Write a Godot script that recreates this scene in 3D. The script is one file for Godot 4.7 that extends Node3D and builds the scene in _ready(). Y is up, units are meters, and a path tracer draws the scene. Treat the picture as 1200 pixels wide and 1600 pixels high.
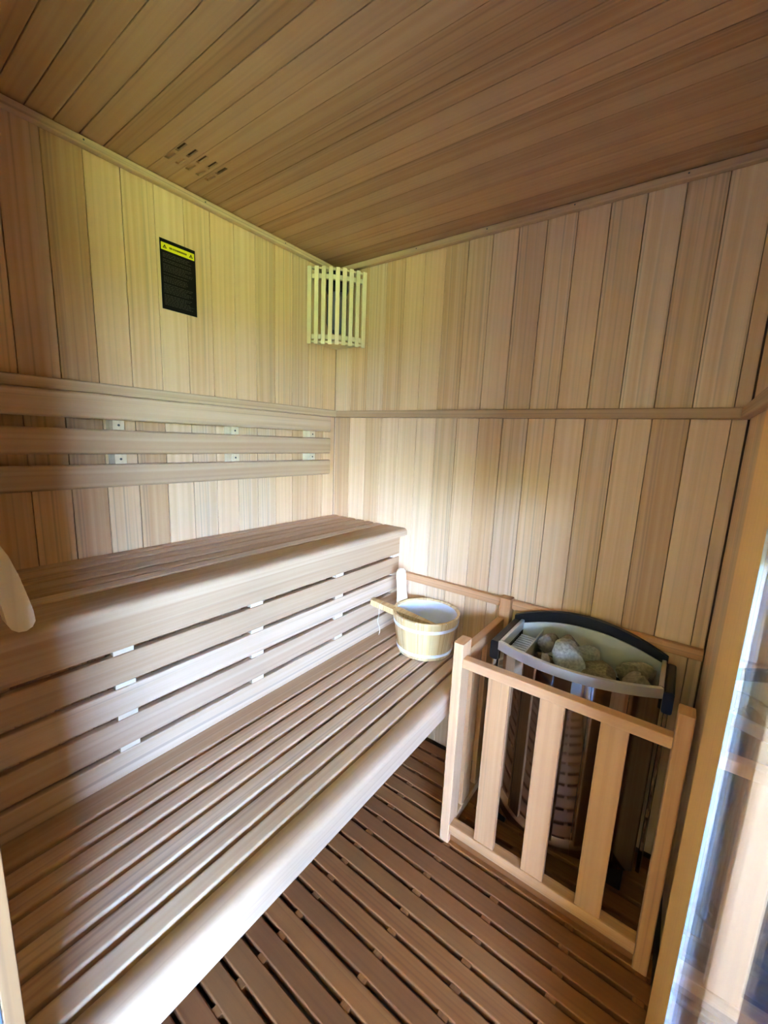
extends Node3D
# A small timber-lined sauna seen from its doorway. Left wall x = 0, back wall z = 0, floor y = 0, metres.

const H := 2.0
const W := 1.463
const YL := 0.483      # lower bench
const YU := 0.913      # upper bench
const ZF := 1.377      # inner face of the front wall
const PLANK := 0.0872

var taken := {}
var meshes := {}
var mats := {}
var rng := RandomNumberGenerator.new()

func _ready() -> void:
	rng.seed = 7
	make_camera_and_light()
	make_materials()
	make_shell()
	make_window()
	make_surroundings()
	make_floor_grate()
	make_benches()
	make_backrest()
	make_heater()
	make_guard()
	make_lamp()
	make_sign()
	make_bucket()
	make_handle()

# ------------------------------------------------------------------ camera, sky, sun
func make_camera_and_light() -> void:
	var cam := Camera3D.new()
	cam.name = "camera"
	cam.fov = 102.4434
	cam.near = 0.01
	cam.transform = Transform3D(Basis(Vector3(0.802981, 0.041277, -0.594573), Vector3(-0.136685, 0.983764, -0.1163), Vector3(0.580119, 0.174656, 0.795586)).orthonormalized(), Vector3(1.3531, 1.2811, 1.4365))
	add_child(cam)
	cam.current = true
	var sm := ProceduralSkyMaterial.new()
	sm.sky_top_color = Color(0.45, 0.61, 0.94)
	sm.sky_horizon_color = Color(0.645, 0.792, 1.0)
	sm.ground_horizon_color = Color(0.62, 0.66, 0.62)
	sm.ground_bottom_color = Color(0.35, 0.38, 0.30)
	sm.sky_energy_multiplier = 2.0
	var sky := Sky.new()
	sky.sky_material = sm
	var env := Environment.new()
	env.background_mode = Environment.BG_SKY
	env.sky = sky
	env.ambient_light_source = Environment.AMBIENT_SOURCE_DISABLED
	env.tonemap_mode = Environment.TONE_MAPPER_LINEAR
	env.tonemap_exposure = 49.0
	env.sdfgi_enabled = true
	env.ssao_enabled = true
	env.ssil_enabled = true
	var we := WorldEnvironment.new()
	we.name = "world_environment"
	we.environment = env
	add_child(we)
	var sun := DirectionalLight3D.new()
	sun.name = "sun"
	sun.light_energy = 4.0
	sun.light_color = Color(1.0, 0.96, 0.88)
	sun.light_angular_distance = 0.6
	sun.shadow_enabled = true
	add_child(sun)
	sun.look_at_from_position(Vector3(-4, 6, 3), Vector3.ZERO)

# ------------------------------------------------------------------ naming helpers
func numbered(called: String) -> String:
	if not taken.has(called):
		taken[called] = 0
		return called
	taken[called] += 1
	return "%s_%03d" % [called, taken[called]]

func thing(called: String, label: String, category: String, at := Vector3.ZERO, group := "") -> Node3D:
	var o := Node3D.new()
	o.name = numbered(called)
	add_child(o)
	o.position = at
	o.set_meta("label", label)
	o.set_meta("category", category)
	if group != "":
		o.set_meta("group", group)
	return o

func structure(called: String) -> Node3D:
	var o := Node3D.new()
	o.name = numbered(called)
	add_child(o)
	o.set_meta("kind", "structure")
	return o

func put(parent: Node3D, called: String, mesh: Mesh, mat: Material, xf := Transform3D.IDENTITY) -> MeshInstance3D:
	var o := MeshInstance3D.new()
	o.name = called
	o.mesh = mesh
	o.material_override = mat
	o.transform = xf
	o.cast_shadow = GeometryInstance3D.SHADOW_CASTING_SETTING_ON
	parent.add_child(o, true)
	return o

# a board given by its two world corners, its grain running along axis
func board(parent: Node3D, called: String, a: Vector3, b: Vector3, axis: String, mat: Material, r := 0.002, seg := 1) -> MeshInstance3D:
	var c := (a + b) / 2.0
	var s := (b - a).abs()
	var basis := Basis.IDENTITY
	var d := Vector3(s.x, s.y, s.z)
	if axis == "x":
		basis = Basis(Vector3(0, 0, -1), Vector3(0, 1, 0), Vector3(1, 0, 0))
		d = Vector3(s.z, s.y, s.x)
	elif axis == "y":
		basis = Basis(Vector3(1, 0, 0), Vector3(0, 0, -1), Vector3(0, 1, 0))
		d = Vector3(s.x, s.z, s.y)
	var key := "%.4f %.4f %.4f %.4f %d" % [d.x, d.y, d.z, r, seg]
	if not meshes.has(key):
		meshes[key] = rounded_bar(d.x, d.y, d.z, r, seg)
	return put(parent, called, meshes[key], mat, Transform3D(basis, c))

# ------------------------------------------------------------------ mesh helpers
func tri(st: SurfaceTool, p: Array, n: Array, uv: Array) -> void:
	var f: Vector3 = (p[1] - p[0]).cross(p[2] - p[0])
	var order := [0, 1, 2]
	if f.dot(n[0] + n[1] + n[2]) > 0.0:
		order = [0, 2, 1]
	for k in order:
		st.set_normal(n[k])
		st.set_uv(uv[k])
		st.add_vertex(p[k])

func quad(st: SurfaceTool, a: Vector3, b: Vector3, c: Vector3, d: Vector3, na: Vector3, nb: Vector3, nc: Vector3, nd: Vector3, ua: Vector2, ub: Vector2, uc: Vector2, ud: Vector2) -> void:
	tri(st, [a, b, c], [na, nb, nc], [ua, ub, uc])
	tri(st, [a, c, d], [na, nc, nd], [ua, uc, ud])

func flat(st: SurfaceTool, a: Vector3, b: Vector3, c: Vector3, d: Vector3, n: Vector3) -> void:
	quad(st, a, b, c, d, n, n, n, n, Vector2(0, 0), Vector2(a.distance_to(b), 0), Vector2(a.distance_to(b), b.distance_to(c)), Vector2(0, b.distance_to(c)))

func begin() -> SurfaceTool:
	var st := SurfaceTool.new()
	st.begin(Mesh.PRIMITIVE_TRIANGLES)
	return st

func done(st: SurfaceTool) -> ArrayMesh:
	st.generate_tangents()
	return st.commit()

# rounded rectangle w (x) by h (y), drawn out along z
func rounded_bar(w: float, h: float, l: float, r: float, seg: int) -> ArrayMesh:
	r = minf(r, minf(w, h) * 0.49)
	var pts := []
	var nrm := []
	var corners := [Vector2(w / 2 - r, h / 2 - r), Vector2(-w / 2 + r, h / 2 - r), Vector2(-w / 2 + r, -h / 2 + r), Vector2(w / 2 - r, -h / 2 + r)]
	for k in 4:
		for s in seg + 1:
			var a := PI / 2 * (k + float(s) / seg)
			var n := Vector2(cos(a), sin(a))
			pts.append(corners[k] + n * r)
			nrm.append(n)
	return profile_bar(pts, nrm, l)

func profile_bar(pts: Array, nrm: Array, l: float) -> ArrayMesh:
	var st := begin()
	var u := 0.0
	var m := pts.size()
	for k in m:
		var p: Vector2 = pts[k]
		var q: Vector2 = pts[(k + 1) % m]
		var e := p.distance_to(q)
		if e < 1e-7:
			continue
		var n1 := Vector3(nrm[k].x, nrm[k].y, 0)
		var n2 := Vector3(nrm[(k + 1) % m].x, nrm[(k + 1) % m].y, 0)
		quad(st, Vector3(p.x, p.y, -l / 2), Vector3(q.x, q.y, -l / 2), Vector3(q.x, q.y, l / 2), Vector3(p.x, p.y, l / 2), n1, n2, n2, n1, Vector2(u, 0), Vector2(u + e, 0), Vector2(u + e, l), Vector2(u, l))
		u += e
	var poly := PackedVector2Array(pts)
	var idx := Geometry2D.triangulate_polygon(poly)
	for s in [-1.0, 1.0]:
		var n := Vector3(0, 0, s)
		for k in range(0, idx.size(), 3):
			var p3 := []
			var uv := []
			for j in 3:
				var p: Vector2 = poly[idx[k + j]]
				p3.append(Vector3(p.x, p.y, s * l / 2))
				uv.append(Vector2(p.x + 0.05, p.y + 0.05))
			tri(st, p3, [n, n, n], uv)
	return done(st)

# outline in x/y (counter-clockwise or not), extruded along z with sharp outline edges smoothed where they bend little
func extruded(outline: Array, depth: float) -> ArrayMesh:
	var pts := outline.duplicate()
	var area := 0.0
	for k in pts.size():
		area += pts[k].cross(pts[(k + 1) % pts.size()])
	if area < 0:
		pts.reverse()
	var p2 := []
	var n2 := []
	var m := pts.size()
	for k in m:
		var a: Vector2 = (pts[k] - pts[(k + m - 1) % m]).normalized()
		var b: Vector2 = (pts[(k + 1) % m] - pts[k]).normalized()
		var na := Vector2(a.y, -a.x)
		var nb := Vector2(b.y, -b.x)
		if a.dot(b) > 0.6:
			p2.append(pts[k])
			n2.append((na + nb).normalized())
		else:
			p2.append(pts[k])
			n2.append(na)
			p2.append(pts[k])
			n2.append(nb)
	var st := begin()
	var u := 0.0
	for k in p2.size():
		var p: Vector2 = p2[k]
		var q: Vector2 = p2[(k + 1) % p2.size()]
		var e := p.distance_to(q)
		if e < 1e-7:
			continue
		var n1 := Vector3(n2[k].x, n2[k].y, 0)
		var n3 := Vector3(n2[(k + 1) % p2.size()].x, n2[(k + 1) % p2.size()].y, 0)
		quad(st, Vector3(p.x, p.y, -depth / 2), Vector3(q.x, q.y, -depth / 2), Vector3(q.x, q.y, depth / 2), Vector3(p.x, p.y, depth / 2), n1, n3, n3, n1, Vector2(u, 0), Vector2(u + e, 0), Vector2(u + e, depth), Vector2(u, depth))
		u += e
	var poly := PackedVector2Array(pts)
	var idx := Geometry2D.triangulate_polygon(poly)
	for s in [-1.0, 1.0]:
		var n := Vector3(0, 0, s)
		for k in range(0, idx.size(), 3):
			var p3 := []
			var uv := []
			for j in 3:
				var p: Vector2 = poly[idx[k + j]]
				p3.append(Vector3(p.x, p.y, s * depth / 2))
				uv.append(Vector2(p.x + 0.3, p.y + 0.3))
			tri(st, p3, [n, n, n], uv)
	return done(st)

# profile of (radius, height) turned round y between two angles
func lathe(profile: Array, seg: int, from := 0.0, to := TAU) -> ArrayMesh:
	var st := begin()
	for k in profile.size() - 1:
		var p: Vector2 = profile[k]
		var q: Vector2 = profile[k + 1]
		var d := (q - p).normalized()
		var n2 := Vector2(d.y, -d.x)
		for s in seg:
			var a := from + (to - from) * s / seg
			var b := from + (to - from) * (s + 1) / seg
			var ca := Vector3(cos(a), 0, sin(a))
			var cb := Vector3(cos(b), 0, sin(b))
			var na := ca * n2.x + Vector3.UP * n2.y
			var nb := cb * n2.x + Vector3.UP * n2.y
			var u1 := a * 0.12
			var u2 := b * 0.12
			quad(st, ca * p.x + Vector3.UP * p.y, cb * p.x + Vector3.UP * p.y, cb * q.x + Vector3.UP * q.y, ca * q.x + Vector3.UP * q.y, na, nb, nb, na, Vector2(u1, p.y), Vector2(u2, p.y), Vector2(u2, q.y), Vector2(u1, q.y))
	return done(st)

func tube(path: Array, radius: float, seg := 6) -> ArrayMesh:
	var st := begin()
	var rings := []
	for k in path.size():
		var a: Vector3 = path[maxi(k - 1, 0)]
		var b: Vector3 = path[mini(k + 1, path.size() - 1)]
		var t := (b - a).normalized()
		var s := t.cross(Vector3(0.3, 0.2, 1).normalized()).normalized()
		var n := s.cross(t)
		var ring := []
		for j in seg:
			var g := TAU * j / seg
			ring.append(s * cos(g) + n * sin(g))
		rings.append(ring)
	for k in path.size() - 1:
		for j in seg:
			var n1: Vector3 = rings[k][j]
			var n2: Vector3 = rings[k][(j + 1) % seg]
			var n3: Vector3 = rings[k + 1][(j + 1) % seg]
			var n4: Vector3 = rings[k + 1][j]
			quad(st, path[k] + n1 * radius, path[k] + n2 * radius, path[k + 1] + n3 * radius, path[k + 1] + n4 * radius, n1, n2, n3, n4, Vector2(0, 0), Vector2(1, 0), Vector2(1, 1), Vector2(0, 1))
	return done(st)

# a flat plate under y = 0 .. up to y = t, with rectangular holes (x0, z0, x1, z1); floor of a hole where deep < t
func plate_with_holes(x0: float, z0: float, x1: float, z1: float, t: float, holes: Array) -> ArrayMesh:
	var xs := [x0, x1]
	var zs := [z0, z1]
	for h in holes:
		for x in [h[0], h[2]]:
			if x > x0 and x < x1 and not xs.has(x):
				xs.append(x)
		for z in [h[1], h[3]]:
			if z > z0 and z < z1 and not zs.has(z):
				zs.append(z)
	xs.sort()
	zs.sort()
	var full := func(i, k):
		if i < 0 or k < 0 or i >= xs.size() - 1 or k >= zs.size() - 1:
			return false
		var cx = (xs[i] + xs[i + 1]) / 2
		var cz = (zs[k] + zs[k + 1]) / 2
		for h in holes:
			if cx > h[0] and cx < h[2] and cz > h[1] and cz < h[3]:
				return false
		return true
	var st := begin()
	for i in xs.size() - 1:
		for k in zs.size() - 1:
			if not full.call(i, k):
				continue
			var a := Vector3(xs[i], 0, zs[k])
			var b := Vector3(xs[i + 1], 0, zs[k])
			var c := Vector3(xs[i + 1], 0, zs[k + 1])
			var d := Vector3(xs[i], 0, zs[k + 1])
			for up in [false, true]:
				var lift := Vector3(0, t if up else 0.0, 0)
				var n := Vector3.UP if up else Vector3.DOWN
				var uv := []
				for p in [a, b, c, d]:
					uv.append(Vector2(p.z - z0 + 0.01, p.x))
				quad(st, a + lift, b + lift, c + lift, d + lift, n, n, n, n, uv[0], uv[1], uv[2], uv[3])
			var up3 := Vector3(0, t, 0)
			for e in [[a, b, Vector3(0, 0, -1), i, k - 1], [b, c, Vector3(1, 0, 0), i + 1, k], [c, d, Vector3(0, 0, 1), i, k + 1], [d, a, Vector3(-1, 0, 0), i - 1, k]]:
				if not full.call(e[3], e[4]):
					flat(st, e[0], e[1], e[1] + up3, e[0] + up3, e[2])
	return done(st)

func stone_mesh(sd: int, size: Vector3) -> ArrayMesh:
	var ns := FastNoiseLite.new()
	ns.seed = sd
	ns.frequency = 0.9
	var r2 := RandomNumberGenerator.new()
	r2.seed = sd * 31 + 5
	var cuts := []
	for k in 13:
		cuts.append([Vector3(r2.randfn(), r2.randfn(), r2.randfn()).normalized(), r2.randf_range(0.6, 0.85)])
	var rows := 13
	var cols := 20
	var grid := []
	for i in rows + 1:
		var line := []
		for j in cols:
			var a := PI * i / rows
			var b := TAU * j / cols
			var d := Vector3(sin(a) * cos(b), cos(a), sin(a) * sin(b))
			var rad := 1.0 + 0.16 * ns.get_noise_3dv(d * 1.6)
			for c in cuts:
				var k: float = d.dot(c[0])
				if k > 0.05:
					rad = minf(rad, c[1] / k)
			line.append(d * rad * size)
		grid.append(line)
	var st := begin()
	for i in rows:
		for j in cols:
			for t in [[[i, j], [i + 1, j], [i + 1, j + 1]], [[i, j], [i + 1, j + 1], [i, j + 1]]]:
				var p := []
				var uv := []
				for q in t:
					p.append(grid[q[0]][q[1] % cols])
					uv.append(Vector2(q[1] * 0.01, q[0] * 0.01))
				var n: Vector3 = (p[1] - p[0]).cross(p[2] - p[0])
				if n.length() < 1e-12:
					continue
				n = n.normalized()
				if n.dot(p[0] + p[1] + p[2]) < 0:
					n = -n
				tri(st, p, [n, n, n], uv)
	return done(st)

# ------------------------------------------------------------------ materials
# wood grain runs along v; one tile is 0.36 m across the grain and 1.7 m along it
func wood_image(sd: int, light: Color, dark: Color, grey: Color, streak: float, fine: float) -> ImageTexture:
	var w := 256
	var h := 512
	var a := FastNoiseLite.new()
	a.seed = sd
	a.noise_type = FastNoiseLite.TYPE_SIMPLEX
	a.fractal_type = FastNoiseLite.FRACTAL_NONE
	a.frequency = 1.0
	var im := Image.create(w, h, false, Image.FORMAT_RGB8)
	for x in w:
		var g := TAU * x / w
		var c := cos(g)
		var s := sin(g)
		for y in h:
			var v := absf(2.0 * float(y) / h - 1.0)
			var wv := 0.02 * sin(TAU * v + sd)
			var c2 := cos(g + wv)
			var s2 := sin(g + wv)
			var broad := a.get_noise_3d(c2 * 2.2, s2 * 2.2, v * 0.45) * 0.6 + a.get_noise_3d(c2 * 4.4 + 9.0, s2 * 4.4, v * 0.65) * 0.5
			var thin := a.get_noise_3d(c2 * 14.0, s2 * 14.0 + 5.0, v * 1.5)
			var hair := a.get_noise_3d(c * 38.0, s * 38.0, v * 4.5 + 30.0)
			var t := clampf(0.42 + broad * 0.34 + thin * 0.06 * fine + hair * 0.05 * fine, 0.0, 1.0)
			var col := light.lerp(dark, t)
			var gs := clampf((a.get_noise_3d(c2 * 5.5 + 40.0, s2 * 5.5, v * 0.55) - 0.3) * 2.2, 0.0, 1.0) * streak * 0.45
			col = col.lerp(grey, gs)
			im.set_pixel(x, y, col)
	im.generate_mipmaps()
	return ImageTexture.create_from_image(im)

func wood_set(called: String, textures: Array, tints: Array, rough: float, spec := 0.4) -> void:
	var list := []
	for k in tints.size():
		var m := StandardMaterial3D.new()
		m.albedo_texture = textures[k % textures.size()]
		m.albedo_color = tints[k]
		m.roughness = rough
		m.metallic_specular = spec
		m.uv1_scale = Vector3(1.0 / 0.36, 1.0 / 1.7, 1)
		m.uv1_offset = Vector3(fmod(k * 0.618, 1.0), fmod(k * 0.37, 1.0), 0)
		list.append(m)
	mats[called] = list

func wood(called: String) -> Material:
	var l: Array = mats[called]
	return l[rng.randi() % l.size()]

func plain(c: Color, rough: float, metal := 0.0, spec := 0.5) -> StandardMaterial3D:
	var m := StandardMaterial3D.new()
	m.albedo_color = c
	m.roughness = rough
	m.metallic = metal
	m.metallic_specular = spec
	return m

func make_materials() -> void:
	var t1 := wood_image(3, Color8(243, 212, 171), Color8(220, 175, 127), Color8(158, 130, 106), 0.75, 1.0)
	var t2 := wood_image(11, Color8(240, 202, 156), Color8(212, 163, 113), Color8(152, 122, 97), 0.55, 1.2)
	var t3 := wood_image(23, Color8(241, 205, 161), Color8(220, 175, 127), Color8(172, 139, 108), 0.3, 0.8)
	var t4 := wood_image(31, Color8(250, 216, 158), Color8(236, 194, 130), Color8(214, 170, 112), 0.3, 0.8)
	var t5 := wood_image(37, Color8(244, 226, 190), Color8(228, 204, 164), Color8(206, 178, 140), 0.3, 0.7)
	var one := Color(1, 1, 1)
	wood_set("wall", [t1, t2, t3], [one, Color(0.96, 0.94, 0.92), Color(1, 0.99, 0.98), Color(0.98, 0.97, 0.96), Color(0.92, 0.89, 0.86), one, Color(0.98, 0.95, 0.91), Color(0.97, 0.97, 0.97), Color(1, 0.99, 0.98), Color(0.94, 0.92, 0.91), Color(0.97, 0.94, 0.9), Color(1, 0.98, 0.95), Color(0.96, 0.93, 0.89), one], 0.5)
	wood_set("bench", [t2, t3, t1], [Color(0.88, 0.87, 0.87), Color(0.86, 0.85, 0.85), Color(0.9, 0.89, 0.88), Color(0.83, 0.82, 0.81), Color(0.87, 0.86, 0.84), Color(0.91, 0.9, 0.9), Color(0.85, 0.84, 0.84)], 0.55, 0.3)
	wood_set("ceiling", [t3, t2], [Color(0.88, 0.83, 0.77), Color(0.83, 0.78, 0.72), Color(0.86, 0.81, 0.75), Color(0.81, 0.76, 0.7), Color(0.85, 0.8, 0.75), Color(0.89, 0.84, 0.78), Color(0.82, 0.77, 0.71)], 0.55)  # same boards as the walls, tinted darker to put the ceiling's dimness into colour
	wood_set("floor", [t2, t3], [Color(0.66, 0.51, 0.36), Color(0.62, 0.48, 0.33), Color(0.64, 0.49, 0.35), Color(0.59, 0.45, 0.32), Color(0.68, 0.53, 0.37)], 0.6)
	wood_set("guard", [t3, t2], [Color(0.95, 0.85, 0.76), Color(0.92, 0.82, 0.72), Color(0.97, 0.88, 0.8), Color(0.93, 0.84, 0.76)], 0.45)
	wood_set("frame", [t4], [Color(1.0, 0.9, 0.72), Color(0.98, 0.88, 0.7)], 0.38)
	wood_set("shaded_jamb", [t2], [Color(0.62, 0.55, 0.45)], 0.6)  # jamb wood darkened in its colour, standing in for shade at the doorway
	wood_set("pale", [t5], [Color(1.0, 0.99, 0.97), Color(0.98, 0.97, 0.95)], 0.5)
	var pine := wood_image(41, Color8(240, 214, 160), Color8(214, 172, 108), Color8(176, 120, 64), 0.9, 1.6)
	wood_set("bucket", [pine], [one, Color(0.97, 0.94, 0.9), Color(1, 0.98, 0.92), Color(0.95, 0.92, 0.86), Color(0.98, 0.95, 0.9)], 0.5)
	wood_set("outer", [t3, t1], [Color(0.55, 0.52, 0.46), Color(0.5, 0.47, 0.42), Color(0.58, 0.55, 0.5), Color(0.46, 0.44, 0.4)], 0.6)
	mats["backing"] = plain(Color(0.42, 0.31, 0.22), 0.9)
	mats["screw"] = plain(Color(0.35, 0.34, 0.33), 0.4, 0.8)
	mats["steel"] = plain(Color(0.62, 0.6, 0.58), 0.06, 1.0)
	mats["brushed"] = plain(Color(0.84, 0.85, 0.86), 0.3, 0.85)
	mats["tray"] = plain(Color(0.80, 0.79, 0.75), 0.45, 0.35)
	mats["black"] = plain(Color(0.035, 0.035, 0.04), 0.35)
	mats["white"] = plain(Color(0.9, 0.9, 0.92), 0.4)
	mats["hoop"] = plain(Color(0.93, 0.92, 0.9), 0.35)
	mats["string"] = plain(Color(0.85, 0.8, 0.68), 0.9)
	var glass := StandardMaterial3D.new()
	glass.transparency = BaseMaterial3D.TRANSPARENCY_ALPHA
	glass.albedo_color = Color(0.6, 0.65, 0.65, 0.02)
	glass.roughness = 0.02
	glass.metallic_specular = 0.5
	mats["glass"] = glass
	mats["glass_edge"] = plain(Color(0.85, 0.88, 0.88), 0.2)
	mats["bulb"] = plain(Color(0.55, 0.55, 0.6), 0.12, 0.4)
	# stones: three kinds
	var rock := []
	for c in [Color(0.74, 0.74, 0.74), Color(0.55, 0.5, 0.44), Color(0.46, 0.36, 0.27), Color(0.6, 0.54, 0.42)]:
		var m := plain(Color.WHITE, 0.85)
		var nt := NoiseTexture2D.new()
		nt.width = 128
		nt.height = 128
		nt.seamless = true
		var fn := FastNoiseLite.new()
		fn.seed = 5 + rock.size()
		fn.frequency = 0.06
		nt.noise = fn
		nt.generate_mipmaps = false
		var gr := Gradient.new()
		gr.set_color(0, c.darkened(0.3))
		gr.set_color(1, c.lightened(0.15))
		nt.color_ramp = gr
		m.albedo_texture = nt
		m.uv1_triplanar = true
		m.uv1_scale = Vector3(12, 12, 12)
		rock.append(m)
	mats["rock"] = rock

# ------------------------------------------------------------------ the sauna's shell
func make_shell() -> void:
	var gap := 0.0012
	# left wall: an upper and a lower field of vertical planks
	var wl := structure("wall_left")
	board(wl, "backing", Vector3(-0.06, -0.06, -0.06), Vector3(-0.012, H + 0.06, ZF + 0.05), "y", mats["backing"], 0.001)
	var z0 := 0.081 - PLANK
	while z0 < ZF:
		var a := maxf(z0, 0.0)
		var b := minf(z0 + PLANK, ZF)
		if b - a > 0.01:
			board(wl, "plank", Vector3(-0.012, 1.385, a + gap / 2), Vector3(0, H, b - gap / 2), "y", wood("wall"), 0.0016)
			board(wl, "plank", Vector3(-0.012, 0.0, a + gap / 2), Vector3(0, 1.385, b - gap / 2), "y", wood("wall"), 0.0016)
		z0 += PLANK
	# back wall
	var wb := structure("wall_back")
	board(wb, "backing", Vector3(-0.06, -0.06, -0.06), Vector3(W + 0.037, H + 0.06, -0.012), "y", mats["backing"], 0.001)
	var x0 := 0.005
	board(wb, "plank", Vector3(0, 0, -0.012), Vector3(x0, H, 0), "y", wood("wall"), 0.001)
	while x0 < W - 0.01:
		var b := minf(x0 + 0.0889, W - 0.003)
		board(wb, "plank", Vector3(x0 + gap / 2, 1.385, -0.012), Vector3(b - gap / 2, H, 0), "y", wood("wall"), 0.0016)
		board(wb, "plank", Vector3(x0 + gap / 2, 0.0, -0.012), Vector3(b - gap / 2, 1.385, 0), "y", wood("wall"), 0.0016)
		x0 += 0.0889
	# right wall: solid up to the glazed opening
	var wr := structure("wall_right")
	board(wr, "backing", Vector3(W + 0.012, -0.06, -0.06), Vector3(W + 0.037, H + 0.06, 0.8175), "y", mats["backing"], 0.001)
	var zz := 0.0
	while zz < 0.81:
		var b := minf(zz + PLANK, 0.8175)
		board(wr, "plank", Vector3(W + 0.0005, 1.385, zz + gap / 2), Vector3(W + 0.012, H, b - gap / 2), "y", wood("wall"), 0.0016)
		board(wr, "plank", Vector3(W + 0.0005, 0.0, zz + gap / 2), Vector3(W + 0.012, 1.385, b - gap / 2), "y", wood("wall"), 0.0016)
		zz += PLANK
	board(wr, "reveal", Vector3(W + 0.0005, 0.12, 0.8178), Vector3(W + 0.037, H + 0.06, 0.8278), "y", mats["wall"][4], 0.002)
	board(wr, "header", Vector3(W + 0.0005, 1.16, 0.8285), Vector3(W + 0.037, H + 0.06, ZF + 0.05), "z", wood("wall"), 0.002)
	board(wr, "sill", Vector3(W + 0.0125, -0.06, 0.8178), Vector3(W + 0.037, 0.12, ZF + 0.05), "z", wood("wall"), 0.002)
	board(wr, "end_post", Vector3(W, 0.12, ZF - 0.06), Vector3(W + 0.037, 1.159, ZF + 0.05), "y", wood("wall"), 0.002)
	# front wall with the doorway the picture is taken from
	var wf := structure("wall_front")
	var zi := 0.0
	while zi < 0.861 - 0.005:
		var b := minf(zi + PLANK, 0.861)
		board(wf, "plank", Vector3(zi + gap / 2, 0, ZF), Vector3(b - gap / 2, H, ZF + 0.016), "y", wood("wall"), 0.0016)
		zi += PLANK
	board(wf, "jamb_trim", Vector3(0.8612, 0, ZF + 0.0005), Vector3(0.8640, 1.88, ZF + 0.016), "y", wood("shaded_jamb"), 0.001)
	var slate: Material = mats["outer_grey"] if mats.has("outer_grey") else plain(Color(0.45, 0.52, 0.62), 0.4)
	board(wf, "cladding", Vector3(-0.06, -0.06, ZF + 0.0165), Vector3(0.861, H + 0.06, ZF + 0.05), "y", slate, 0.002)
	board(wf, "cladding", Vector3(0.861, 1.88, ZF), Vector3(1.43, H + 0.06, ZF + 0.05), "x", slate, 0.002)
	board(wf, "cladding", Vector3(1.43, -0.06, ZF), Vector3(W, H + 0.06, ZF + 0.05), "y", wood("wall"), 0.002)
	# ceiling: narrow planks running across, five slots of an air vent cut twice into three of them
	var ce := structure("ceiling")
	board(ce, "backing", Vector3(-0.06, H + 0.05, -0.06), Vector3(W + 0.037, H + 0.07, ZF + 0.05), "x", mats["backing"], 0.001)
	var holes := []
	for k in 5:
		var z := 0.680 + 0.0285 * k
		holes.append([0.165, z - 0.0045, 0.213, z + 0.0045])
		holes.append([0.112, z - 0.006, 0.151, z + 0.006])
	var zc := -0.001
	var pitch := 0.0535
	while zc < ZF:
		var b := minf(zc + pitch, ZF)
		var here := []
		for h in holes:
			if h[3] > zc and h[1] < b:
				here.append(h)
		if here.size() > 0:
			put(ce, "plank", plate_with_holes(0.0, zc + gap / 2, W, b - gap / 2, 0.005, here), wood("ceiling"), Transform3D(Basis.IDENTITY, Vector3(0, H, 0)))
		else:
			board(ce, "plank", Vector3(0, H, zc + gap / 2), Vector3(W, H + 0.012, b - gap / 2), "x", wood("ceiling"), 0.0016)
		zc += pitch
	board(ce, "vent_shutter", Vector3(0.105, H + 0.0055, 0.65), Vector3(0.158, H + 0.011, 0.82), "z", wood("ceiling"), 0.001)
	# strips: crown along the ceiling, belt round the walls, cleat behind the heater
	for s in [["trim_1", Vector3(0, 1.976, 0.022), Vector3(0.022, H - 0.002, ZF), "z"], ["trim_2", Vector3(0, 1.976, 0), Vector3(W, H - 0.002, 0.022), "x"], ["trim_3", Vector3(0, 1.370, 0.022), Vector3(0.03, 1.400, ZF), "z"], ["trim_4", Vector3(0, 1.369, 0), Vector3(W, 1.399, 0.022), "x"], ["trim_5", Vector3(W - 0.02, 1.369, 0.022), Vector3(W, 1.399, 0.582), "z"], ["trim_6", Vector3(0.40, 0.694, 0), Vector3(W - 0.004, 0.728, 0.02), "x"]]:
		var tr := structure(s[0])
		board(tr, "strip", s[1], s[2], s[3], wood("bench" if s[0] != "trim_6" else "guard"), 0.004, 2)
		for nail in {"trim_1": [0.31, 0.63, 0.955], "trim_2": [0.42, 0.70, 0.975, 1.25]}.get(s[0], []):
			var at := Vector3(0.022, 1.989, nail) if s[0] == "trim_1" else Vector3(nail, 1.989, 0.022)
			var c := CylinderMesh.new()
			c.top_radius = 0.0022
			c.bottom_radius = 0.0022
			c.height = 0.001
			c.radial_segments = 8
			put(tr, "nail", c, mats["screw"], Transform3D(Basis(Vector3(0, 0, 1), -PI / 2) if s[0] == "trim_1" else Basis(Vector3(1, 0, 0), PI / 2), at))
	# floor slab
	var fl := structure("floor")
	board(fl, "slab", Vector3(-0.06, -0.10, -0.06), Vector3(W + 0.037, -0.055, ZF + 0.05), "x", plain(Color(0.5, 0.46, 0.42), 0.9), 0.001)

func make_window() -> void:
	var w := structure("window_1")
	board(w, "frame_post", Vector3(1.435, -0.0545, 0.583), Vector3(1.4425, 1.96, 0.800), "y", wood("frame"), 0.003, 3)
	board(w, "frame_packer", Vector3(1.4428, -0.0545, 0.60), Vector3(W, 1.96, 0.66), "y", wood("frame"), 0.002)
	board(w, "frame_post", Vector3(1.435, -0.0545, ZF - 0.06), Vector3(W - 0.0005, 1.96, ZF - 0.002), "y", wood("frame"), 0.006, 3)
	board(w, "frame_head", Vector3(1.435, 1.905, 0.8005), Vector3(W + 0.012, 1.96, ZF - 0.0605), "z", wood("frame"), 0.004, 2)
	board(w, "pane", Vector3(1.4352, 0.0, 0.8022), Vector3(1.4392, 1.904, ZF - 0.062), "y", mats["glass"], 0.0005)
	board(w, "gasket", Vector3(1.4351, 0.0, 0.8003), Vector3(1.4392, 1.904, 0.8020), "y", mats["glass_edge"], 0.001)

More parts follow.
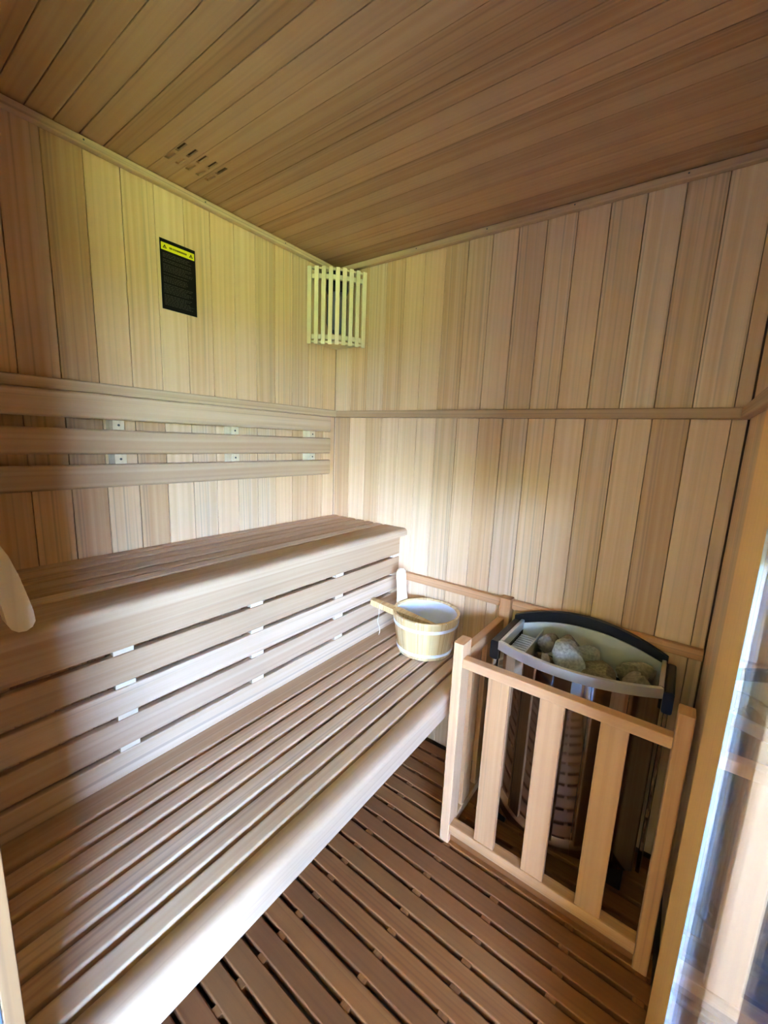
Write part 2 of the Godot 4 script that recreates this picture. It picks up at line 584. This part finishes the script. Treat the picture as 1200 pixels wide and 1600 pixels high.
# ------------------------------------------------------------------ the room round the sauna, the garden beyond
func make_surroundings() -> void:
	var wall := plain(Color(0.5, 0.42, 0.34), 0.8)
	var pale := plain(Color(0.95, 0.84, 0.68), 0.8)
	var fl := structure("floor_anteroom")
	board(fl, "slab", Vector3(-1.3, -0.2, -0.8), Vector3(3.5, -0.101, 7.0), "x", plain(Color(0.3, 0.32, 0.36), 0.5), 0.001)
	var ce := structure("ceiling_anteroom")
	board(ce, "slab", Vector3(-1.3, 2.5, -0.8), Vector3(3.5, 2.6, 7.0), "x", pale, 0.001)
	var wl := structure("wall_anteroom_left")
	board(wl, "slab", Vector3(-1.4, -0.2, -0.8), Vector3(-1.3, 2.6, 7.0), "y", pale, 0.001)
	var wn := structure("wall_anteroom_near")
	board(wn, "slab", Vector3(-1.4, -0.2, 7.0), Vector3(3.6, 2.6, 7.1), "y", pale, 0.001)
	var wb := structure("wall_anteroom_back")
	board(wb, "backing", Vector3(-1.4, -0.2, -0.9), Vector3(3.6, 2.6, -0.82), "y", mats["backing"], 0.001)
	var x := 1.1
	while x < 3.5:
		board(wb, "plank", Vector3(x + 0.001, -0.1, -0.82), Vector3(minf(x + 0.094, 3.5), 2.5, -0.8), "y", wood("outer"), 0.003)
		x += 0.095
	var wr := structure("wall_anteroom_right")
	board(wr, "slab", Vector3(3.5, -0.2, -0.8), Vector3(3.6, 2.6, 2.33), "y", wall, 0.001)
	board(wr, "slab", Vector3(3.5, -0.2, 6.4), Vector3(3.6, 2.6, 7.0), "y", wall, 0.001)
	board(wr, "slab", Vector3(3.5, 1.72, 2.33), Vector3(3.6, 2.6, 6.4), "z", wall, 0.001)
	board(wr, "slab", Vector3(3.5, -0.2, 2.33), Vector3(3.6, 0.85, 6.4), "z", wall, 0.001)
	var g := structure("ground")
	var hedge := thing("added_hedge", "unseen hedge past the lawn, added to throw green light on the upper walls", "hedge", Vector3(13, -0.4, 4))  # out of view, added so sunlit green spreads down the upper walls
	put(hedge, "foliage", added_hedge_mesh(), plain(Color(0.44, 0.54, 0.24), 0.9))
	board(g, "lawn", Vector3(-40, -0.7, -40), Vector3(60, -0.4, 40), "x", plain(Color(0.52, 0.6, 0.34), 0.9), 0.001)

# the added out-of-view hedge, domed and lumpy: length along z, height 1.45, thickness 2
func added_hedge_mesh() -> ArrayMesh:
	var fn := FastNoiseLite.new()
	fn.seed = 9
	fn.frequency = 0.45
	var st := begin()
	var ring := func(z: float, k: int) -> Vector3:
		var a := PI * k / 8.0
		var p := Vector3(-cos(a) * 1.1, pow(sin(a), 0.5) * 1.45, z)
		return p * Vector3(1 + 0.25 * fn.get_noise_3d(p.x, p.y, z), 1 + 0.15 * fn.get_noise_3d(p.x + 9, p.y, z), 1)
	for i in 60:
		var z := -30.0 + i
		for k in 8:
			var a: Vector3 = ring.call(z, k)
			var b: Vector3 = ring.call(z + 1.0, k)
			var c: Vector3 = ring.call(z + 1.0, k + 1)
			var d: Vector3 = ring.call(z, k + 1)
			var n := (b - a).cross(d - a).normalized()
			if n.dot(Vector3(a.x, a.y - 1.0, 0)) < 0:
				n = -n
			flat(st, a, b, c, d, n)
	return done(st)

# ------------------------------------------------------------------ floor grate
func make_floor_grate() -> void:
	var t := thing("floor_grate", "brown slatted wooden duckboard covering the sauna floor", "duckboard")
	var pitch := 0.0612
	var z := 0.0135
	while z < ZF - 0.03:
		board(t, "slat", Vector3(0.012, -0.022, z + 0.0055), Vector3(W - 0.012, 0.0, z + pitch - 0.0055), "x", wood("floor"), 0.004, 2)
		z += pitch
	for x in [0.225, 0.445, 0.667, 0.889, 1.075, 1.262, 1.43]:
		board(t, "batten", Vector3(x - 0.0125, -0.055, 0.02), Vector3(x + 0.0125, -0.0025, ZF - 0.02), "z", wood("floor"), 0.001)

# ------------------------------------------------------------------ benches
func nosed(w: float, h: float, r: float) -> Array:
	# front board profile: back edge at x = -w/2, front top corner rounded
	var pts := []
	for s in 7:
		var a := PI / 2 * s / 6.0
		pts.append(Vector2(w / 2 - r + cos(a) * r, h / 2 - r + sin(a) * r))
	pts.append(Vector2(-w / 2 + 0.004, h / 2))
	pts.append(Vector2(-w / 2, h / 2 - 0.004))
	pts.append(Vector2(-w / 2, -h / 2))
	pts.append(Vector2(w / 2, -h / 2))
	return pts

func make_benches() -> void:
	var zl := ZF - 0.004
	var len := zl - 0.002
	var zc := (zl + 0.002) / 2
	# upper bench: seat slats, deep front board, slatted face below
	var u := thing("upper_bench", "upper tier of the pale slatted bench along the left wall", "bench", Vector3(0, YU, 0))
	var g := [0.0, 0.047, 0.099, 0.151, 0.204, 0.256, 0.308]
	for k in 6:
		board(u, "slat", Vector3(g[k] + 0.005, -0.022, 0.002), Vector3(g[k + 1] - 0.005, 0, zl), "z", wood("bench"), 0.006, 3)
	put(u, "front_board", extruded(nosed(0.122, 0.028, 0.016), len), wood("bench"), Transform3D(Basis.IDENTITY, Vector3(0.311 + 0.061, -0.014, zc)))
	board(u, "fascia", Vector3(0.372, 0.796 - YU, 0.002), Vector3(0.397, -0.0282, zl), "z", wood("bench"), 0.003, 2)
	for y in [[0.7155, 0.785], [0.639, 0.7045], [0.5585, 0.627], [YL + 0.0005, 0.5465]]:
		board(u, "face_slat", Vector3(0.379, y[0] - YU, 0.002), Vector3(0.397, y[1] - YU, zl), "z", wood("bench"), 0.003, 2)
	for z in [0.022, 0.377, 0.732, 1.087, 1.35]:
		board(u, "upright", Vector3(0.345, 0.02 - YU, z - 0.021), Vector3(0.3787, 0.79 - YU, z + 0.021), "y", wood("guard"), 0.001)
		for y in [[0.785, 0.796], [0.7045, 0.7155], [0.627, 0.639], [0.5465, 0.5585]]:
			board(u, "spacer", Vector3(0.379, y[0] - YU, z - 0.021), Vector3(0.3945, y[1] - YU, z + 0.021), "z", wood("pale"), 0.0005)
		board(u, "cross_bearer", Vector3(0.01, -0.062, z - 0.018), Vector3(0.3715, -0.0225, z + 0.018), "x", wood("guard"), 0.001)
	# lower bench
	var l := thing("lower_bench", "lower tier of the slatted bench with a rounded pale front edge", "bench", Vector3(0, YL, 0))
	var h := [0.379, 0.464, 0.5185, 0.5695, 0.621, 0.6745, 0.728, 0.7775]
	for k in 7:
		board(l, "slat", Vector3(h[k] + 0.0045, -0.026, 0.002), Vector3(h[k + 1] - 0.0045, 0, zl), "z", wood("bench"), 0.006, 3)
	put(l, "front_board", extruded(nosed(0.056, 0.07, 0.018), len), wood("bench"), Transform3D(Basis.IDENTITY, Vector3(0.7805 + 0.028, -0.035, zc)))
	for z in [0.03, 0.377, 0.732, 1.087, 1.35]:
		board(l, "cross_bearer", Vector3(0.38, -0.066, z - 0.018), Vector3(0.78, -0.0265, z + 0.018), "x", wood("guard"), 0.001)
	for z in [0.05, 0.70, 1.34]:
		board(l, "leg", Vector3(0.46, -YL, z - 0.022), Vector3(0.504, -0.067, z + 0.022), "y", wood("guard"), 0.002)

func make_backrest() -> void:
	var b := thing("backrest", "backrest of three long horizontal slats on the left wall", "backrest", Vector3(0, 1.11, 0.08))
	var o := Vector3(0, 1.11, 0.08)
	for y in [[1.302, 1.3695], [1.2075, 1.275], [1.1145, 1.1795]]:
		board(b, "slat", Vector3(0.031, y[0], 0.08) - o, Vector3(0.052, y[1], ZF - 0.002) - o, "z", wood("bench"), 0.008, 3)
	for z in [0.183, 0.558, 0.930, 1.30]:
		var t := board(b, "batten", Vector3(0.0, 1.12, z - 0.0155) - o, Vector3(0.0308, 1.365, z + 0.0155) - o, "y", wood("pale"), 0.001)
		for y in [[1.2755, 1.3015], [1.1800, 1.2070]]:
			var blk := board(b, "spacer_block", Vector3(0.0309, y[0], z - 0.0155) - o, Vector3(0.0455, y[1], z + 0.0155) - o, "y", wood("pale"), 0.001)
			var c := CylinderMesh.new()
			c.top_radius = 0.0032
			c.bottom_radius = 0.0032
			c.height = 0.0016
			c.radial_segments = 10
			put(blk, "screw", c, mats["screw"], blk.transform.affine_inverse() * Transform3D(Basis(Vector3(0, 0, 1), -PI / 2), Vector3(0.0459, (y[0] + y[1]) / 2, z) - o))

# ------------------------------------------------------------------ heater
func front_z(x: float) -> float:
	# plan of the bowed front, left end to right end
	var t := (x - 0.955) / (1.38 - 0.955)
	return 0.262 * (1 - t) + 0.228 * t + 0.056 * 4 * t * (1 - t)

func bowed(x0: float, x1: float, y0: float, y1: float, push: float, thick: float, n: int) -> ArrayMesh:
	var st := begin()
	for k in n:
		var a := lerpf(x0, x1, float(k) / n)
		var b := lerpf(x0, x1, float(k + 1) / n)
		var na := Vector3(-(front_z(a + 0.001) - front_z(a - 0.001)) / 0.002, 0, 1).normalized()
		var nb := Vector3(-(front_z(b + 0.001) - front_z(b - 0.001)) / 0.002, 0, 1).normalized()
		var pa := Vector3(a, 0, front_z(a) + push)
		var pb := Vector3(b, 0, front_z(b) + push)
		var qa := pa - na * thick
		var qb := pb - nb * thick
		var lo := Vector3(0, y0, 0)
		var hi := Vector3(0, y1, 0)
		quad(st, pa + lo, pb + lo, pb + hi, pa + hi, na, nb, nb, na, Vector2(a, y0), Vector2(b, y0), Vector2(b, y1), Vector2(a, y1))
		quad(st, qa + lo, qb + lo, qb + hi, qa + hi, -na, -nb, -nb, -na, Vector2(a, y0), Vector2(b, y0), Vector2(b, y1), Vector2(a, y1))
		flat(st, pa + hi, pb + hi, qb + hi, qa + hi, Vector3.UP)
		flat(st, pa + lo, pb + lo, qb + lo, qa + lo, Vector3.DOWN)
		if k == 0:
			flat(st, pa + lo, pa + hi, qa + hi, qa + lo, Vector3.LEFT)
		if k == n - 1:
			flat(st, pb + lo, pb + hi, qb + hi, qb + lo, Vector3.RIGHT)
	return done(st)

func make_heater() -> void:
	var t := thing("sauna_heater", "mirror-polished steel electric sauna heater filled with stones behind the wooden guard", "heater")
	# bowed mirror panels with narrow seams between them
	var cuts := [0.955, 1.045, 1.13, 1.225, 1.31, 1.38]
	for k in 5:
		put(t, "front_panel", bowed(cuts[k] + 0.0008, cuts[k + 1] - 0.0008, 0.11, 0.654, -0.012, 0.004, 6), mats["steel"])
	put(t, "rim", bowed(0.955, 1.38, 0.6545, 0.682, 0.0, 0.012, 24), mats["brushed"])
	board(t, "rim_side", Vector3(0.9552, 0.6485, 0.05), Vector3(0.967, 0.682, 0.248), "z", mats["brushed"], 0.002)
	board(t, "rim_side", Vector3(1.368, 0.6485, 0.05), Vector3(1.3798, 0.682, 0.214), "z", mats["brushed"], 0.002)
	var inner := [Vector2(0.967, 0.585), Vector2(1.368, 0.585)]
	for k in 17:
		var a := 1.368 - 0.401 * k / 16.0
		var f := (a - 0.967) / 0.401
		inner.append(Vector2(a, 0.672 + 0.042 * 4 * f * (1 - f)))
	put(t, "inner_back", extruded(inner, 0.0045), mats["tray"], Transform3D(Basis.IDENTITY, Vector3(0, 0, 0.0523)))
	board(t, "stone_tray", Vector3(0.967, 0.555, 0.0545), Vector3(1.368, 0.560, 0.235), "x", mats["black"], 0.001)
	board(t, "divider", Vector3(1.030, 0.562, 0.055), Vector3(1.035, 0.668, 0.262), "z", mats["tray"], 0.001)
	board(t, "body", Vector3(0.957, 0.11, 0.052), Vector3(1.378, 0.55, 0.20), "y", mats["black"], 0.004)
	# louvred control bay at the left end
	for k in 11:
		var z := 0.068 + 0.0165 * k
		var o := board(t, "louvre", Vector3(0.9675, 0.634, z), Vector3(1.0295, 0.637, z + 0.012), "x", mats["brushed"], 0.001)
		o.rotate_object_local(Vector3(0, 0, 1), 0.0)
	# black ends and arched black back plate
	for s in [[0.928, 0.9545, 0.255], [1.3805, 1.404, 0.225]]:
		board(t, "end_cap", Vector3(s[0], 0.615, 0.05), Vector3(s[1], 0.676, s[2]), "z", mats["black"], 0.006, 2)
		board(t, "side_panel", Vector3(s[0] + 0.006, 0.11, 0.03), Vector3(s[1] - 0.006, 0.6145, s[2] - 0.015), "y", mats["steel"], 0.003, 2)
	var arch := [Vector2(0.932, 0.56), Vector2(1.382, 0.56)]
	for k in 17:
		var a := 1.382 - 0.45 * k / 16.0
		var f := (a - 0.932) / 0.45
		arch.append(Vector2(a, 0.690 + 0.058 * 4 * f * (1 - f)))
	put(t, "back_plate", extruded(arch, 0.018), mats["black"], Transform3D(Basis.IDENTITY, Vector3(0, 0, 0.040)))
	for x in [0.99, 1.34]:
		board(t, "foot", Vector3(x - 0.02, 0.0, 0.07), Vector3(x + 0.02, 0.1095, 0.19), "y", mats["black"], 0.003)
	# stones, each a thing of its own: kind, size, place, turn, label
	var rows := [
		[0, Vector3(0.046, 0.036, 0.068), Vector3(1.142, 0.664, 0.185), Vector3(0.75, 0.85, 0.3), "large pale grey angular stone lying on top of the heater stones"],
		[0, Vector3(0.011, 0.030, 0.019), Vector3(1.090, 0.652, 0.226), Vector3(0.5, 0.3, 0.5), "small white upright stone left of the large pale stone"],
		[0, Vector3(0.040, 0.028, 0.030), Vector3(1.178, 0.652, 0.098), Vector3(0.4, 0.4, -0.3), "pale rounded grey stone behind the large pale stone"],
		[1, Vector3(0.034, 0.032, 0.032), Vector3(1.072, 0.658, 0.122), Vector3(0.3, 1.0, 0.1), "grey brown stone at the back beside the louvred bay"],
		[2, Vector3(0.030, 0.032, 0.034), Vector3(1.076, 0.616, 0.170), Vector3(0.1, 0.5, 0.8), "dark brown stone at the front beside the divider"],
		[1, Vector3(0.034, 0.030, 0.024), Vector3(1.120, 0.660, 0.082), Vector3(0.5, 0.1, 0.3), "grey stone against the steel back near the louvred bay"],
		[3, Vector3(0.046, 0.034, 0.044), Vector3(1.230, 0.640, 0.162), Vector3(0.2, 0.8, 0.1), "tan cracked stone in the middle of the heater tray"],
		[3, Vector3(0.046, 0.032, 0.036), Vector3(1.314, 0.642, 0.105), Vector3(0.5, 0.2, 0.2), "tan flat stone at the back right of the heater tray"],
		[3, Vector3(0.062, 0.024, 0.026), Vector3(1.252, 0.640, 0.226), Vector3(0.2, -0.1, -0.15), "long tan stone lying along the front rim of the heater"],
		[3, Vector3(0.044, 0.034, 0.042), Vector3(1.325, 0.640, 0.182), Vector3(0.1, 1.4, 0.2), "broad olive tan stone at the right end of the heater tray"],
		[2, Vector3(0.036, 0.030, 0.030), Vector3(1.196, 0.606, 0.246), Vector3(0.6, 0.4, 0.1), "brown stone wedged behind the middle of the front rim"]]
	for k in rows.size():
		var r: Array = rows[k]
		var s := put(self, numbered("heater_stone"), stone_mesh(k + 2, r[1] * 1.12), mats["rock"][r[0]], Transform3D(Basis.from_euler(r[3]), r[2]))
		s.set_meta("label", r[4])
		s.set_meta("category", "stone")
		s.set_meta("group", "stones in the heater tray")

func make_guard() -> void:
	var t := thing("heater_guard", "wooden slatted guard fence standing in front of the heater", "guard rail", Vector3(0.86, 0, 0.378))
	var o := Vector3(0.86, 0, 0.378)
	board(t, "post", Vector3(0.860, 0.0, 0.318) - o, Vector3(0.892, 0.692, 0.378) - o, "y", wood("guard"), 0.004, 2)
	board(t, "post", Vector3(1.409, 0.0, 0.332) - o, Vector3(1.441, 0.712, 0.378) - o, "y", wood("guard"), 0.004, 2)
	board(t, "top_rail", Vector3(0.8925, 0.618, 0.346) - o, Vector3(1.4085, 0.648, 0.376) - o, "x", wood("guard"), 0.003, 2)
	board(t, "bottom_rail", Vector3(0.8925, 0.034, 0.338) - o, Vector3(1.4085, 0.068, 0.374) - o, "x", wood("guard"), 0.003, 2)
	board(t, "sill_strip", Vector3(0.8925, 0.0005, 0.338) - o, Vector3(1.4085, 0.026, 0.362) - o, "x", wood("floor"), 0.002)
	for x in [0.972, 1.1175, 1.264]:
		board(t, "slat", Vector3(x, 0.0685, 0.352) - o, Vector3(x + 0.0625, 0.6175, 0.370) - o, "y", wood("guard"), 0.002)
	# the return to the back wall
	board(t, "post", Vector3(0.868, 0.0, 0.0005) - o, Vector3(0.910, 0.735, 0.0195) - o + Vector3(0, 0, 0.0205), "y", wood("guard"), 0.006, 2)
	board(t, "side_rail", Vector3(0.866, 0.618, 0.0405) - o, Vector3(0.892, 0.660, 0.3175) - o, "z", wood("guard"), 0.003, 2)
	board(t, "side_rail", Vector3(0.866, 0.034, 0.0405) - o, Vector3(0.892, 0.068, 0.3175) - o, "z", wood("guard"), 0.003, 2)
	for z in [0.112, 0.222]:
		board(t, "side_slat", Vector3(0.871, 0.0685, z) - o, Vector3(0.889, 0.6175, z + 0.062) - o, "y", wood("guard"), 0.002)

# ------------------------------------------------------------------ corner lamp
func make_lamp() -> void:
	var t := thing("corner_lamp", "unlit corner lamp behind a pale slatted wooden shade under the ceiling", "lamp")
	var n := 9
	var along := Vector3(0.172, 0, -0.185).normalized()
	var outw := Vector3(0.185, 0, 0.172).normalized()
	var a := Vector3(0, 0, 0.185)
	var b := Vector3(0.172, 0, 0)
	var pts := []
	for i in n:
		var f := (i + 0.5) / n
		pts.append(a.lerp(b, f) + outw * (0.026 * 4 * f * (1 - f) + 0.004))
	for i in n:
		var q: Vector3 = pts[mini(i + 1, n - 1)] - pts[maxi(i - 1, 0)]
		var nx := q.normalized()
		var xf := Transform3D(Basis(nx, Vector3.UP.cross(nx) * -1.0, Vector3.UP), Vector3.ZERO)
		xf.basis = Basis(nx, -nx.cross(Vector3.UP) * -1.0, Vector3.UP)
		var key := "lamp_slat"
		if not meshes.has(key):
			meshes[key] = rounded_bar(0.0175, 0.007, 0.296, 0.0015, 1)
		var bs := Basis(nx, Vector3.UP.cross(nx), Vector3.UP)
		put(t, "slat", meshes[key], wood("pale"), Transform3D(bs, Vector3(pts[i].x, 1.806, pts[i].z)))
	for y in [1.690, 1.922]:
		var path := []
		for i in n:
			path.append(Vector3(pts[i].x, 0, pts[i].z) - outw * 0.0125)
		var outline := []
		for p in path:
			outline.append(Vector2(p.x, -p.z))
		var back := []
		for p in path:
			var r: Vector3 = p - outw * 0.014
			back.append(Vector2(r.x, -r.z))
		back.reverse()
		outline.append_array(back)
		put(t, "cross_strip", extruded(outline, 0.018), wood("pale"), Transform3D(Basis(Vector3(1, 0, 0), Vector3(0, 0, -1), Vector3(0, 1, 0)), Vector3(0, y, 0)))
	var base := [Vector2(0.0005, -0.0005), Vector2(0.150, -0.0005)]
	for i in range(n - 1, -1, -1):
		var p: Vector3 = pts[i] - outw * 0.03
		base.append(Vector2(maxf(p.x, 0.0005), minf(-p.z, -0.0005)))
	base.append(Vector2(0.0005, -0.160))
	put(t, "bottom_plate", extruded(base, 0.008), wood("pale"), Transform3D(Basis(Vector3(1, 0, 0), Vector3(0, 0, -1), Vector3(0, 1, 0)), Vector3(0, 1.673, 0)))
	put(t, "top_plate", extruded(base, 0.008), wood("pale"), Transform3D(Basis(Vector3(1, 0, 0), Vector3(0, 0, -1), Vector3(0, 1, 0)), Vector3(0, 1.958, 0)))
	# the luminaire itself: back box, collar, glass jar with wire guard
	var centre := Vector3(0.055, 0, 0.06)
	put(t, "lamp_base", lathe([Vector2(0.0, 1.953), Vector2(0.044, 1.953), Vector2(0.047, 1.89), Vector2(0.042, 1.875), Vector2(0.0, 1.875)], 20), mats["black"], Transform3D(Basis.IDENTITY, centre))
	put(t, "lamp_glass", lathe([Vector2(0.0, 1.8748), Vector2(0.038, 1.874), Vector2(0.044, 1.855), Vector2(0.044, 1.76), Vector2(0.034, 1.725), Vector2(0.0, 1.712)], 20), mats["bulb"], Transform3D(Basis.IDENTITY, centre))

# ------------------------------------------------------------------ warning sign
func make_sign() -> void:
	var w := 220
	var h := 400
	var im := Image.create(w, h, false, Image.FORMAT_RGB8)
	im.fill(Color8(14, 12, 10))
	im.fill_rect(Rect2i(6, 46 - 26, w - 12, 42), Color8(240, 226, 40))
	# two warning triangles and a line of worn small print on the yellow band
	for c in [28, w - 28]:
		for y in 22:
			var half := int(y * 0.6)
			for x in range(c - half, c + half + 1):
				var inner := y > 5 and y < 19 and absi(x - c) < half - 4
				im.set_pixel(x, 29 + y, Color8(240, 226, 40) if inner and absi(x - c) > 1 else Color8(70, 62, 8))
	var r2 := RandomNumberGenerator.new()
	r2.seed = 4
	var x0 := 56
	while x0 < w - 62:
		var k := r2.randi_range(3, 7)
		im.fill_rect(Rect2i(x0, 36, k, 10), Color8(66, 58, 8))
		x0 += k + 2
	# rows of small grey print
	var y0 := 78
	while y0 < h - 24:
		var x := 14
		var stop := w - 14 - r2.randi_range(0, 60)
		while x < stop:
			var k := r2.randi_range(6, 22)
			im.fill_rect(Rect2i(x, y0, mini(k, stop - x), 4), Color8(70, 66, 60))
			x += k + 4
		y0 += 9 if r2.randf() > 0.18 else 17
	var m := plain(Color.WHITE, 0.55, 0.0, 0.3)
	m.albedo_texture = ImageTexture.create_from_image(im)
	var t := thing("warning_sign", "black notice with a yellow warning band stuck on the left wall", "sign", Vector3(0.0, 1.645, 0.714))
	var plate := board(t, "plate", Vector3(0.0003, 0, -0.055), Vector3(0.002, 0.197, 0.055), "y", mats["black"], 0.0003)
	var st := begin()
	var n := Vector3(1, 0, 0)
	quad(st, Vector3(0.0021, 0, 0.0545), Vector3(0.0021, 0, -0.0545), Vector3(0.0021, 0.197, -0.0545), Vector3(0.0021, 0.197, 0.0545), n, n, n, n, Vector2(0, 1), Vector2(1, 1), Vector2(1, 0), Vector2(0, 0))
	put(t, "print", done(st), m)

# ------------------------------------------------------------------ bucket and ladle
func make_bucket() -> void:
	var at := Vector3(0.618, YL, 0.125)
	var t := thing("sauna_bucket", "round pine water bucket with white hoops and white lining on the lower bench", "bucket", at)
	var n := 14
	for k in n:
		var a := TAU * (k + 0.018) / n
		var b := TAU * (k + 0.982) / n
		var prof := [Vector2(0.094, 0.003), Vector2(0.104, 0.003), Vector2(0.128, 0.155), Vector2(0.127, 0.158), Vector2(0.119, 0.158), Vector2(0.118, 0.155), Vector2(0.094, 0.003)]
		put(t, "stave", lathe(prof, 4, a, b), wood("bucket"))
	put(t, "liner", lathe([Vector2(0.0, 0.02), Vector2(0.092, 0.02), Vector2(0.1165, 0.150), Vector2(0.1175, 0.150), Vector2(0.0935, 0.016), Vector2(0.0, 0.016)], 40), mats["white"])
	for y in [0.022, 0.122]:
		var r: float = 0.104 + 0.024 * (y - 0.003) / 0.152
		put(t, "hoop", lathe([Vector2(r - 0.001, y - 0.006), Vector2(r + 0.0024, y - 0.005), Vector2(r + 0.0036, y + 0.005), Vector2(r + 0.001, y + 0.006)], 44), mats["hoop"])
	# raised stave that serves as a grip
	var ear := [Vector2(-0.026, 0.09), Vector2(0.026, 0.09), Vector2(0.025, 0.155), Vector2(0.022, 0.175), Vector2(0.020, 0.20), Vector2(0.0215, 0.235), Vector2(0.0225, 0.255), Vector2(0.020, 0.272), Vector2(0.011, 0.283), Vector2(0.0, 0.286), Vector2(-0.011, 0.283), Vector2(-0.020, 0.272), Vector2(-0.0225, 0.255), Vector2(-0.0215, 0.235), Vector2(-0.020, 0.20), Vector2(-0.022, 0.175), Vector2(-0.025, 0.155)]
	var dir := Vector3(-0.155, 0, -0.035).normalized()
	var side := Vector3.UP.cross(dir)
	var lean := Basis(side, 0.12)
	put(t, "grip", extruded(ear, 0.012), wood("pale"), Transform3D(lean * Basis(side, Vector3.UP, side.cross(Vector3.UP)), dir * 0.118 + Vector3(0, 0.0, 0)))
	# ladle resting over the rim
	var l := thing("sauna_ladle", "flat wooden ladle with a cord loop lying across the bucket rim", "ladle", Vector3(0.415, 0.640, 0.195))
	var tip := Vector3(0.405, 0.640, 0.195)
	var inn := Vector3(0.672, 0.598, 0.150)
	var ax := (inn - tip).normalized()
	var sd := ax.cross(Vector3.UP).normalized()
	var up := sd.cross(ax)
	var outline := []
	var len := tip.distance_to(inn)
	var hw := [[0.0, 0.010], [0.006, 0.0135], [0.03, 0.015], [0.08, 0.017], [0.13, 0.0185], [0.18, 0.016], [0.23, 0.010], [len, 0.006]]
	for e in hw:
		outline.append(Vector2(e[0], e[1]))
	hw.reverse()
	for e in hw:
		outline.append(Vector2(e[0], -e[1]))
	put(l, "shaft", extruded(outline, 0.022), mats["bucket"][3], Transform3D(Basis(ax, sd, ax.cross(sd)), tip - Vector3(0.415, 0.640, 0.195)))
	var bowl_at := inn + ax * 0.018 - Vector3(0, 0.012, 0)
	put(l, "bowl", lathe([Vector2(0.0, -0.022), Vector2(0.02, -0.02), Vector2(0.032, -0.006), Vector2(0.034, 0.012), Vector2(0.029, 0.012), Vector2(0.026, -0.004), Vector2(0.0, -0.015)], 22), mats["bucket"][3], Transform3D(Basis.IDENTITY, bowl_at - Vector3(0.415, 0.640, 0.195)))
	var c0 := tip + ax * 0.045 - Vector3(0.415, 0.640, 0.195)
	var cord := []
	for k in 11:
		var f := k / 10.0
		cord.append(c0 + Vector3(0.004 * sin(f * 9.0), -0.012 - 0.11 * f, 0.014 + 0.006 * sin(f * 6.0)))
	put(l, "cord", tube(cord, 0.0013), mats["string"])
	var loop := []
	for k in 15:
		var g := TAU * k / 14.0
		loop.append(c0 + ax * 0.0 + sd * cos(g) * 0.0185 + up * sin(g) * 0.0115)
	put(l, "cord_loop", tube(loop, 0.0013), mats["string"])

# ------------------------------------------------------------------ curved wooden handle on the front wall
func make_handle() -> void:
	var t := thing("wooden_handle", "curved pale wooden handle on the front wall above the upper bench", "handle", Vector3(0.6, 0.985, ZF))
	# outline in (z, y) seen from the doorway
	var o := [Vector2(1.280, 1.014), Vector2(1.2788, 0.998), Vector2(1.283, 0.990), Vector2(1.290, 0.986), Vector2(1.299, 0.987), Vector2(1.306, 0.993), Vector2(1.310, 1.002), Vector2(1.312, 1.020), Vector2(1.316, 1.050), Vector2(1.324, 1.085), Vector2(1.338, 1.12), Vector2(1.352, 1.145), Vector2(ZF - 0.0005, 1.17), Vector2(ZF - 0.0005, 1.20), Vector2(1.355, 1.185), Vector2(1.332, 1.160), Vector2(1.313, 1.130), Vector2(1.300, 1.10), Vector2(1.291, 1.068), Vector2(1.284, 1.035)]
	var pts := []
	for p in o:
		pts.append(Vector2(p.x - ZF, p.y - 0.985))
	# local x of the outline runs along world z, so turn the extrusion axis to world -x
	put(t, "grip", extruded(pts, 0.03), mats["pale"][0], Transform3D(Basis(Vector3(0, 0, 1), Vector3(0, 1, 0), Vector3(-1, 0, 0)), Vector3.ZERO))
	board(t, "mount", Vector3(-0.02, 0.17, -0.006), Vector3(0.02, 0.25, -0.0005), "y", mats["pale"][1], 0.002)
